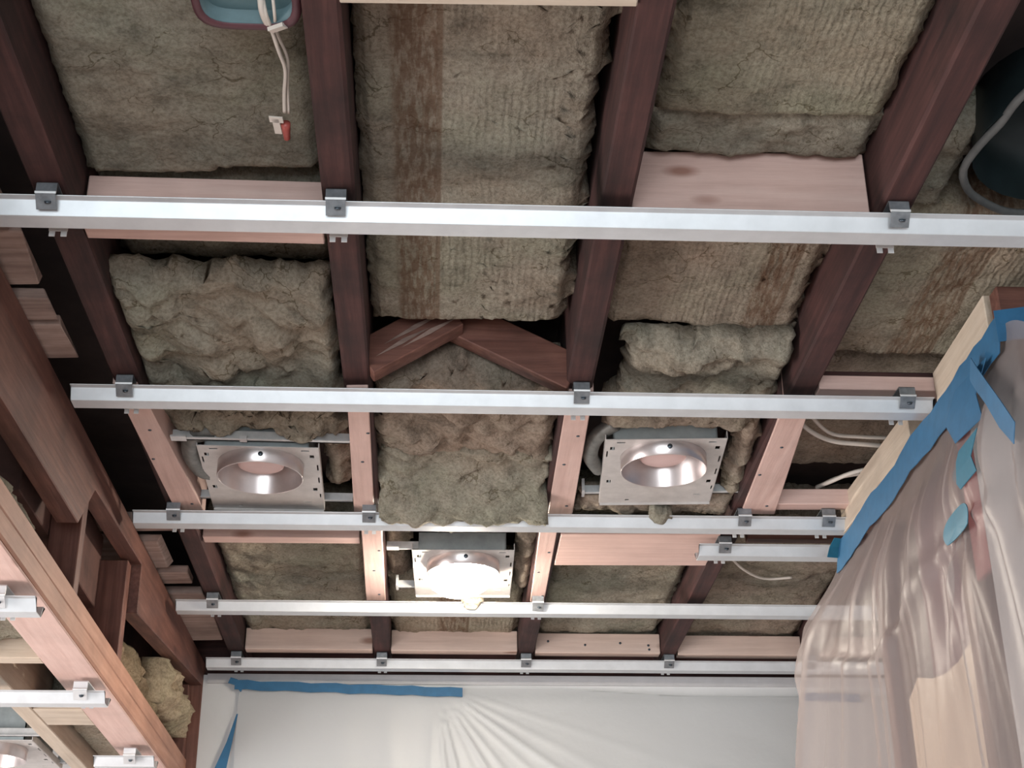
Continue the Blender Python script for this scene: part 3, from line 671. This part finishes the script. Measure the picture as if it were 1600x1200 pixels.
side_wool('brown yellow glass wool between the short left studs and the corner', 3.350, 4.275, 2.386, 2.500, -0.745, 0.022, 3, 'wool_yellow', rise=0.09)
side_wool('pale torn flap of glass wool at the end of the left beam', 3.86, 4.25, 2.43, 2.548, -0.690, 0.028, 8, 'wool_flap', 'glass_wool_flap', 0.006)
side_wool('rough pale insulation edge lying on the stacked boards at far left', 1.9, 2.62, 2.386, 2.455, -0.735, 0.015, 11, 'wool', 'insulation_edge')
tag(tube('electrical_cable', [(-0.752, 2.66, 2.60), (-0.752, 2.87, 2.60), (-0.750, 2.99, 2.575), (-0.752, 2.97, 2.52), (-0.754, 2.90, 2.47)], 0.006, 'cable_grey'), 'grey cable looping in the dark gap of the left wall', 'cable')

# sawn board ends above the left beam
ST = [(1.62, 1.985, -0.650, 'reddish board end at the left edge, nearest the viewer'), (1.995, 2.165, -0.650, 'reddish board end at the left edge above the longest channel'),
      (2.185, 2.265, -0.652, 'narrow splintered board end left of the first joist'), (2.285, 2.415, -0.648, 'pinkish broken board end left of the first joist'),
      (3.215, 3.290, -0.590, 'pink board end just under the left end of the third channel'), (3.330, 3.515, -0.640, 'board end below the left end of the third channel'),
      (3.560, 3.650, -0.612, 'pale board end just above the left end of the fourth channel'), (3.735, 3.850, -0.606, 'pale board end just below the left end of the fourth channel'),
      (3.865, 4.120, -0.600, 'wide board end near the left end of the last channel')]
for i, (y0, y1, xr, lab) in enumerate(ST):
    z = ZJ+0.018+0.006*math.sin(i*2.1)
    v = boxv(-0.80, xr, y0, y1, z, z+0.022)
    v[1] = (xr+0.010*math.sin(i), y0+0.006, z+0.004); v[2] = (xr-0.012*math.cos(i*1.3), y1-0.004, z+0.003)
    o = mesh_obj('board_end', v, BOXF, 'board_x'); bevel(o, 0.002)
    tag(o, lab, 'board', 'sawn board ends above the left beam')

# ================================================================== LOWER SIDE CEILING (bottom left)
o = box('side_joist', -0.795, -0.703, 1.2, 4.38, Z2-0.006, Z2-0.001, 'pink_y'); tag(o, 'wide bright pink board along the lower left ceiling', 'joist', 'joists of the lower side ceiling')
for x0, x1, lab in ((-0.955, -0.912, 'narrow cream joist of the lower left ceiling'), (-1.40, -1.355, 'outer cream joist of the lower left ceiling')):
    o = box('side_joist', x0, x1, 1.2, 4.38, Z2, 2.495, 'pale_y'); tag(o, lab, 'joist', 'joists of the lower side ceiling')
for x0, x1, y0, y1, z1, lab in ((-0.911, -0.798, 3.02, 3.06, 2.40, 'cream wood block above the middle channel at lower left'), (-0.911, -0.798, 3.44, 3.585, 2.345, 'flat pinkish wood block below the middle channel at lower left'),
                                (-0.911, -0.798, 2.45, 2.49, 2.40, 'pink wood block above the topmost channel at lower left')):
    o = box('side_block', x0, x1, y0, y1, Z2, z1, 'pale_x'); tag(o, lab, 'wood block', 'blocks of the lower side ceiling')
batt('insulation batt between the channels of the lower left ceiling', -0.908, -0.80, 2.50, 3.01, Z2+0.03, 'wool', amp=0.006, seed=31, th=0.08, group='batts of the lower side ceiling')
batt('outer insulation batt of the lower left ceiling', -1.35, -0.96, 2.50, 3.01, Z2+0.03, 'wool', amp=0.006, seed=32, th=0.08, group='batts of the lower side ceiling')
batt('insulation batt at the bottom left corner beside the cream joist', -0.908, -0.80, 3.59, 4.36, Z2+0.04, 'wool', amp=0.006, seed=33, th=0.08, group='batts of the lower side ceiling')
for y, lab, x1 in ((2.540, 'topmost bright channel of the lower left ceiling', -0.688), (3.165, 'middle bright channel of the lower left ceiling', -0.690), (3.780, 'bottom bright channel of the lower left ceiling', -0.688)):
    channel(lab, -2.0, x1, y, ZC2, group='channels of the lower side ceiling') if y < 3.7 else channel(lab, -0.835, x1, y, ZC2, group='channels of the lower side ceiling')
L4 = recessed_light('can light in the lower ceiling at the bottom left corner', -1.10, 3.83, 0, 0.14, 0.14, bars=(1, 1, 1), z=Z2)

# ================================================================== TOP LEFT BOX, WIRES, DUCT
jb = empty('junction_box', (-0.245, 1.445, ZJ+0.030)); tag(jb, 'teal round ceiling box with a maroon rim at the top edge', 'electrical box')
square_off(lathe('box_shell', [(0.058, 0.0), (0.056, 0.0), (0.054, 0.060), (0.0, 0.062), (0.0, 0.066), (0.058, 0.064), (0.058, 0.0)], 'teal', jb, n=48))
square_off(lathe('rim', [(0.056, -0.001), (0.058, -0.004), (0.066, -0.003), (0.068, 0.004), (0.062, 0.008), (0.056, 0.006)], 'maroon', jb, n=48))
square_off(lathe('back_plate', [(0.0, 0.018), (0.030, 0.018), (0.055, 0.020)], 'teal', jb, n=48))
cb = empty('electrical_cable', (-0.215, 1.49, ZJ+0.03)); tag(cb, 'white wires dangling from the teal box', 'cable')
def rel(pts, o): return [(p[0]-o[0], p[1]-o[1], p[2]-o[2]) for p in pts]
oc = (-0.215, 1.49, ZJ+0.03)
tube('wire', rel([(-0.228, 1.445, ZJ+0.05), (-0.223, 1.475, ZJ+0.028), (-0.219, 1.51, ZJ+0.030), (-0.214, 1.56, ZJ+0.034), (-0.210, 1.605, ZJ+0.040), (-0.216, 1.66, ZJ+0.044), (-0.219, 1.70, ZJ+0.042)], oc), 0.0028, 'cable_white', cb, 8)
tube('wire', rel([(-0.214, 1.44, ZJ+0.05), (-0.212, 1.48, ZJ+0.030), (-0.214, 1.53, ZJ+0.040), (-0.206, 1.59, ZJ+0.046), (-0.211, 1.65, ZJ+0.048), (-0.214, 1.705, ZJ+0.044)], oc), 0.0022, 'cable_white', cb, 8)
tube('wire', rel([(-0.226, 1.43, ZJ+0.06), (-0.227, 1.47, ZJ+0.030), (-0.222, 1.508, ZJ+0.032)], oc), 0.0045, 'cable_white', cb, 8)
st = multibox('connector_sleeve', [(-0.018, 0.004, -0.006, 0.006, -0.003, 0.002)], 'cable_white', cb); st.location = Vector((-0.204, 1.500, ZJ+0.026))-Vector(oc); st.rotation_euler = (0.4, 0, -0.5)
wn = empty('wire_connector', (-0.220, 1.705, ZJ+0.040)); tag(wn, 'small red wire connector with a white tab hanging from the wires', 'wire connector')
wc = lathe('cap', [(0.0, -0.026), (0.0045, -0.025), (0.0062, -0.004), (0.0068, 0.004), (0.0, 0.005)], 'nut_red', wn, (0.001, 0.018, -0.004), 12); wc.rotation_euler = (math.radians(80), 0, 0)
wt = multibox('tab', [(-0.0055, 0.0045, 0.0, 0.034, -0.001, 0.001), (-0.009, 0.010, -0.004, 0.008, -0.001, 0.001)], 'cable_white', wn); wt.location = (-0.011, 0.0, -0.006); wt.rotation_euler = (0, 0.1, -0.05)
# grey rimmed duct opening at the top right
dr = empty('duct_opening', (0.90, 1.735, ZJ+0.040)); tag(dr, 'dark duct opening with a ragged grey rim at the upper right edge', 'duct')
ring = []
for i in range(21):
    a = 2*PI*i/20; rr = 0.150*(1+0.06*math.sin(3*a+1)+0.05*math.sin(5*a)); ring.append((rr*math.cos(a), 1.12*rr*math.sin(a), 0.008*math.sin(2*a)))
tube('rim', ring, 0.0062, 'duct_rim', dr, 8, 3)
lathe('duct_wall', [(0.146, 0.004), (0.142, 0.05), (0.135, 0.10), (0.0, 0.105)], 'duct_dark', dr, n=28)

# white cables in the right bay
for pts, r, lab in (([(0.70, 2.70, ZJ+0.075), (0.74, 2.735, ZJ+0.052), (0.80, 2.785, ZJ+0.050), (0.87, 2.80, ZJ+0.050), (0.97, 2.825, ZJ+0.055)], 0.0048, 'upper white cable crossing the dark bay at right'),
                    ([(0.73, 2.70, ZJ+0.08), (0.79, 2.765, ZJ+0.060), (0.86, 2.785, ZJ+0.060), (0.97, 2.80, ZJ+0.065)], 0.0040, 'thin white cable running beside the upper one at right'),
                    ([(0.83, 3.045, ZJ+0.055), (0.845, 3.00, ZJ+0.048), (0.89, 2.945, ZJ+0.050), (0.97, 2.915, ZJ+0.055)], 0.0048, 'curved white cable above the third channel at right'),
                    ([(0.84, 3.05, ZJ+0.06), (0.87, 2.985, ZJ+0.055), (0.97, 2.955, ZJ+0.060)], 0.0042, 'lower white cable above the third channel at right'),
                    ([(0.72, 3.50, ZJ+0.055), (0.765, 3.565, ZJ+0.045), (0.83, 3.63, ZJ+0.044), (0.90, 3.625, ZJ+0.046)], 0.0036, 'thin pale cable curving below the short channel')):
    tag(tube('electrical_cable', pts, r, 'cable_white'), lab, 'cable', 'white cables at the right')

# ================================================================== RIGHT WALL: PLATES, STUDS, POLYTHENE, TAPE
o = prism('top_plate', [(0.898, 2.150), (1.02, 2.135), (1.02, 2.440), (0.902, 2.440)], 2.612, ZJ+0.034, 'pale_y'); tag(o, 'pale pine plate end behind the blue tape, above the second channel', 'board', 'pale plates along the blue tape')
o = prism('top_plate', [(0.898, 2.600), (1.02, 2.600), (1.02, 3.070), (0.884, 3.070)], 2.612, ZJ+0.034, 'pale_y'); tag(o, 'pale pine plate behind the blue tape, between the second and third channels', 'board', 'pale plates along the blue tape')
o = box('cross_plate', 0.90, 1.25, 2.095, 2.128, 2.62, ZJ+0.02, 'red_x'); tag(o, 'dark red board edge above the blue tape corner', 'board')
for y, lab in ((2.08, 'red brown stud behind the polythene, nearest the viewer'), (2.48, 'red brown stud in the middle behind the polythene'), (3.0, 'red brown stud behind the far edge of the polythene')):
    o = box('wall_stud', 0.930, 1.018, y, y+0.042, 0.0, 2.612, 'red_z'); tag(o, lab, 'stud', 'studs behind the polythene')
o = box('panel_board', 0.972, 0.984, 2.524, 2.86, 2.18, 2.60, 'purple_board'); tag(o, 'dark mauve panel showing through the middle of the polythene', 'panel')
cp = [(2.524, 0.3), (2.96, 0.3), (2.96, 2.215), (2.89, 2.242), (2.81, 2.218), (2.73, 2.205), (2.65, 2.206), (2.58, 2.220), (2.524, 2.240)]
o = mesh_obj('panel_board', [(0.950, y, z) for y, z in cp]+[(0.962, y, z) for y, z in cp], [tuple(range(9)), tuple(range(17, 8, -1))]+[(i, (i+1) % 9, 9+(i+1) % 9, 9+i) for i in range(9)], 'cream_board')
tag(o, 'cream panel with a sagging top edge behind the lower polythene', 'panel')
o = box('panel_board', 0.934, 0.946, 2.125, 2.385, 0.3, 2.60, 'drywall'); tag(o, 'greyish white drywall behind the right hand side of the polythene', 'panel')
o = box('panel_board', 0.940, 0.952, 2.40, 2.475, 2.30, 2.60, 'red_panel'); tag(o, 'bright red board showing through the upper polythene', 'panel')
o = box('panel_board', 0.945, 1.3, 2.055, 2.078, 0.3, 2.56, 'drywall'); tag(o, 'pale blue white drywall edge at the right edge of the view', 'panel')

def sheet_right():
    V = []; Fc = []; nu, nv = 120, 110
    for j in range(nv+1):
        for i in range(nu+1):
            u = i/nu; v = j/nv
            y = 1.80 + 1.30*u; z = 2.578 - 1.15*v**1.25
            dz = 2.578-z
            z -= 0.14*smooth01((2.06-y)/0.26)*(1-0.5*v)
            far = smooth01((y-2.75)/0.35)
            out = 0.010 + 0.055*smooth01(dz/0.25) + 0.03*far*smooth01(dz/0.2)
            # long soft pleats hanging from the tape, spreading downward
            q = (y-2.36)/(0.55+0.45*min(1, dz)) + 0.02*noise.noise(Vector((y*4, z*1.2, 2)))
            ple = 0.0
            for fr, am, ph in ((21, 0.017, 0.3), (39, 0.010, 1.9), (67, 0.006, 0.8)):
                w = 0.5+0.5*math.sin(q*fr+ph+0.8*noise.noise(Vector((q*3, z*0.8, fr))))
                ple += am*w**2.4
            ple *= smooth01(dz/0.22)
            # creases running to the tape spot
            ang = math.atan2(2.31-z, y-2.19); rad = math.hypot(2.31-z, y-2.19)
            cr = 0.5+0.5*math.sin(ang*7+0.5)
            fan = 0.016*cr**3*smooth01(rad/0.05)*math.exp(-rad*3.0)*smooth01((2.34-z)/0.08)
            pin = 0.018*math.exp(-((y-2.19)**2+(z-2.29)**2)/0.004)
            # one slack swag between the spot and the far stud
            sw = 2.235 + 1.4*(y-2.66)**2
            loop = 0.014*smooth01((sw-z)/0.02)*math.exp(-max(0, sw-z)*5)*smooth01((2.98-y)/0.10)*smooth01((y-2.40)/0.08)
            x = 0.893 - out - ple - fan + pin - loop
            y2 = y + 0.13*far*smooth01(dz/0.12) + 0.01*math.sin(z*14+u*4)*far
            V.append((min(x, 0.918), y2, z))
    W = nu+1
    for j in range(nv):
        for i in range(nu): Fc.append((j*W+i, j*W+i+1, (j+1)*W+i+1, (j+1)*W+i))
    o = mesh_obj('polythene_sheet', V, Fc, 'sheet', loc=(0.88, 2.45, 1.43), smooth=True)
    return tag(o, 'clear polythene dust sheet hanging in folds from the right wall', 'plastic sheet')
sheet_right()
def strip3d(name, pts, w_dir, w, mat, label, thick=0.0012, ragged=0.0, group=None, cat='tape'):
    """a tape strip following pts, w wide along w_dir; a thin slab"""
    V = []; Fc = []; wd = Vector(w_dir).normalized(); k = len(pts)
    for i, p in enumerate(pts):
        p = Vector(p); d = (Vector(pts[min(i+1, k-1)])-Vector(pts[max(i-1, 0)])).normalized(); n = d.cross(wd).normalized()*thick
        ww = w*(1+ragged*noise.noise(Vector((i*0.9, 2, 5)))); off = wd*(w*ragged*noise.noise(Vector((i*0.7, 7, 1))))
        a = p-wd*ww/2+off; b = p+wd*ww/2+off
        V += [tuple(a), tuple(b), tuple(b+n), tuple(a+n)]
    for i in range(k-1):
        for j in range(4):
            a = i*4+j; b = i*4+(j+1) % 4; Fc.append((a, b, b+4, a+4))
    Fc.append((0, 1, 2, 3)); Fc.append(tuple(range((k-1)*4, k*4)))
    return tag(mesh_obj(name, V, Fc, mat), label, cat, group)
pts = [(0.872-0.002*math.sin(i*0.7), 2.045+1.05*i/26, 2.562-0.002*math.sin(i*0.9)) for i in range(27)]
strip3d('painters_tape', pts, (0.15, 0, 1), 0.074, 'tape', 'long blue tape strip along the top of the right polythene', ragged=0.07, group='blue tape strips')
strip3d('painters_tape', [(0.868, 2.045, 2.572), (0.93, 2.040, 2.575), (1.05, 2.038, 2.575), (1.3, 2.038, 2.575)], (0, 0, 1), 0.055, 'tape', 'blue tape strip turning right at the upper right corner', ragged=0.2, group='blue tape strips')
strip3d('painters_tape', [(0.854, 2.14, 2.545), (0.842, 2.09, 2.505), (0.828, 2.03, 2.445), (0.820, 1.97, 2.385), (0.815, 1.92, 2.33)], (0, 0.5, -0.85), 0.036, 'tape', 'blue tape strip slanting down at the right edge', ragged=0.2, group='blue tape strips')
strip3d('painters_tape', [(0.856, 2.15, 2.540), (0.844, 2.155, 2.49), (0.832, 2.17, 2.435)], (0, 1, 0.1), 0.15, 'tape', 'ragged blue tape patch hanging below the upper right corner', ragged=0.5, group='blue tape strips')
strip3d('painters_tape', [(0.828, 2.13, 2.415), (0.822, 2.14, 2.38), (0.818, 2.15, 2.345)], (0, 1, 0), 0.09, 'tape_teal', 'faded blue tape patch on the polythene below the slanted strip', ragged=0.5, group='blue tape strips')
# round tape spot
V = [(0.0, 0.0, 0.0)]; Fc = []
n = 26
for i in range(n):
    a = 2*PI*i/n; rr = 0.030*(1+0.06*math.sin(3*a)); V.append((-0.002*math.cos(a*2), rr*2.0*math.cos(a), max(-0.014, rr*math.sin(a))))
V += [(v[0]-0.0012, v[1], v[2]) for v in V]
for i in range(n):
    a = 1+i; b = 1+(i+1) % n
    Fc += [(0, a, b), (n+1, n+1+b, n+1+a), (a, n+1+a, n+1+b, b)]
o = mesh_obj('tape_spot', [(v[0]+0.812, v[1]+2.185, v[2]+2.290) for v in V], Fc, 'tape_teal'); tag(o, 'half round teal blue tape spot in the middle of the polythene', 'tape')
strip3d('painters_tape', [(0.880, 3.075, 2.602), (0.868, 3.085, 2.585), (0.866, 3.09, 2.562)], (1, 0.2, 0), 0.032, 'tape_teal', 'small teal tape tab over the end of the short channel', ragged=0.2, group='blue tape strips')

# ================================================================== END WALL POLYTHENE AND TAPE
def sheet_back():
    V = []; Fc = []; nu, nv = 300, 90
    gx, gz = 0.00, 2.605
    for j in range(nv+1):
        for i in range(nu+1):
            u = i/nu; v = j/nv
            x = -0.565 + 2.2*u; z = 2.594 - 0.9*v**1.2
            top = 2.594 - (0.020*smooth01((x-0.3)/0.5))
            z = min(z, top)
            dx = x-gx; dz = gz-z; ang = math.atan2(dz, dx); rad = math.hypot(dx, dz)
            am = smooth01((ang-0.22)/0.25)*smooth01((1.75-ang)/0.25)
            ww = math.sin(ang*44+0.9*noise.noise(Vector((ang*4, 0.5, 1)))) + 0.5*math.sin(ang*61+2)
            fan = 0.0040*am*max(0, ww)**1.3*smooth01((rad-0.03)/0.15)*math.exp(-rad*0.9)
            lp = 0.0030*(0.5+0.5*math.sin(x*46+3*z+2*noise.noise(Vector((x*4, z, 4)))))**2*smooth01((0.12-x)/0.15)*smooth01((2.58-z)/0.1)
            soft = 0.004*noise.noise(Vector((x*4, z*5, 3)))
            y = 4.322 - 0.004*smooth01((2.594-z)/0.05) - fan - lp - abs(soft)*smooth01((2.594-z)/0.04) - 0.02*smooth01((2.5-z)/0.6)
            V.append((x, y, z))
    W = nu+1
    for j in range(nv):
        for i in range(nu): Fc.append((j*W+i, j*W+i+1, (j+1)*W+i+1, (j+1)*W+i))
    o = mesh_obj('polythene_sheet', V, Fc, 'sheet_wall', loc=(0.5, 4.32, 1.69), smooth=True)
    return tag(o, 'milky polythene dust sheet with fanned creases on the end wall', 'plastic sheet')
sheet_back()
pts = [(-0.578+0.655*i/18, 4.312, 2.597-0.018*i/18+0.0015*math.sin(i*1.9)) for i in range(19)]
strip3d('painters_tape', pts, (0, 0, 1), 0.027, 'tape', 'long blue tape strip on the end wall below the last channel', ragged=0.07, group='blue tape strips')
strip3d('painters_tape', [(-0.594, 4.31, 2.610), (-0.575, 4.311, 2.603), (-0.555, 4.312, 2.585)], (0.4, 0, 1), 0.018, 'tape', 'torn blue tape tip at the left corner of the end wall', ragged=0.2, group='blue tape strips')
V = [(-0.566, 4.309, 2.512), (-0.562, 4.309, 2.512), (-0.572, 4.305, 2.43), (-0.582, 4.302, 2.36), (-0.592, 4.30, 2.30), (-0.632, 4.30, 2.30), (-0.614, 4.302, 2.36), (-0.588, 4.305, 2.43)]
V += [(x, y-0.0012, z) for x, y, z in V]
Fc = [tuple(range(8)), tuple(range(15, 7, -1))] + [(i, (i+1) % 8, 8+(i+1) % 8, 8+i) for i in range(8)]
tag(mesh_obj('painters_tape', V, Fc, 'tape'), 'upright tapering blue tape strip at the left of the end wall', 'tape', 'blue tape strips')
strip3d('painters_tape', [(1.075, 4.312, 2.572), (1.15, 4.312, 2.571), (1.24, 4.312, 2.570)], (0, 0, 1), 0.024, 'tape', 'short blue tape piece on the end wall beside the polythene', ragged=0.1, group='blue tape strips')
# grey joint strip along the top of the end wall
o = multibox('trim_1', [(-0.66, 1.6, 4.328, 4.336, 2.606, 2.634)], 'drywall_grey'); tag(o, 'grey strip along the top of the end wall', kind='structure')
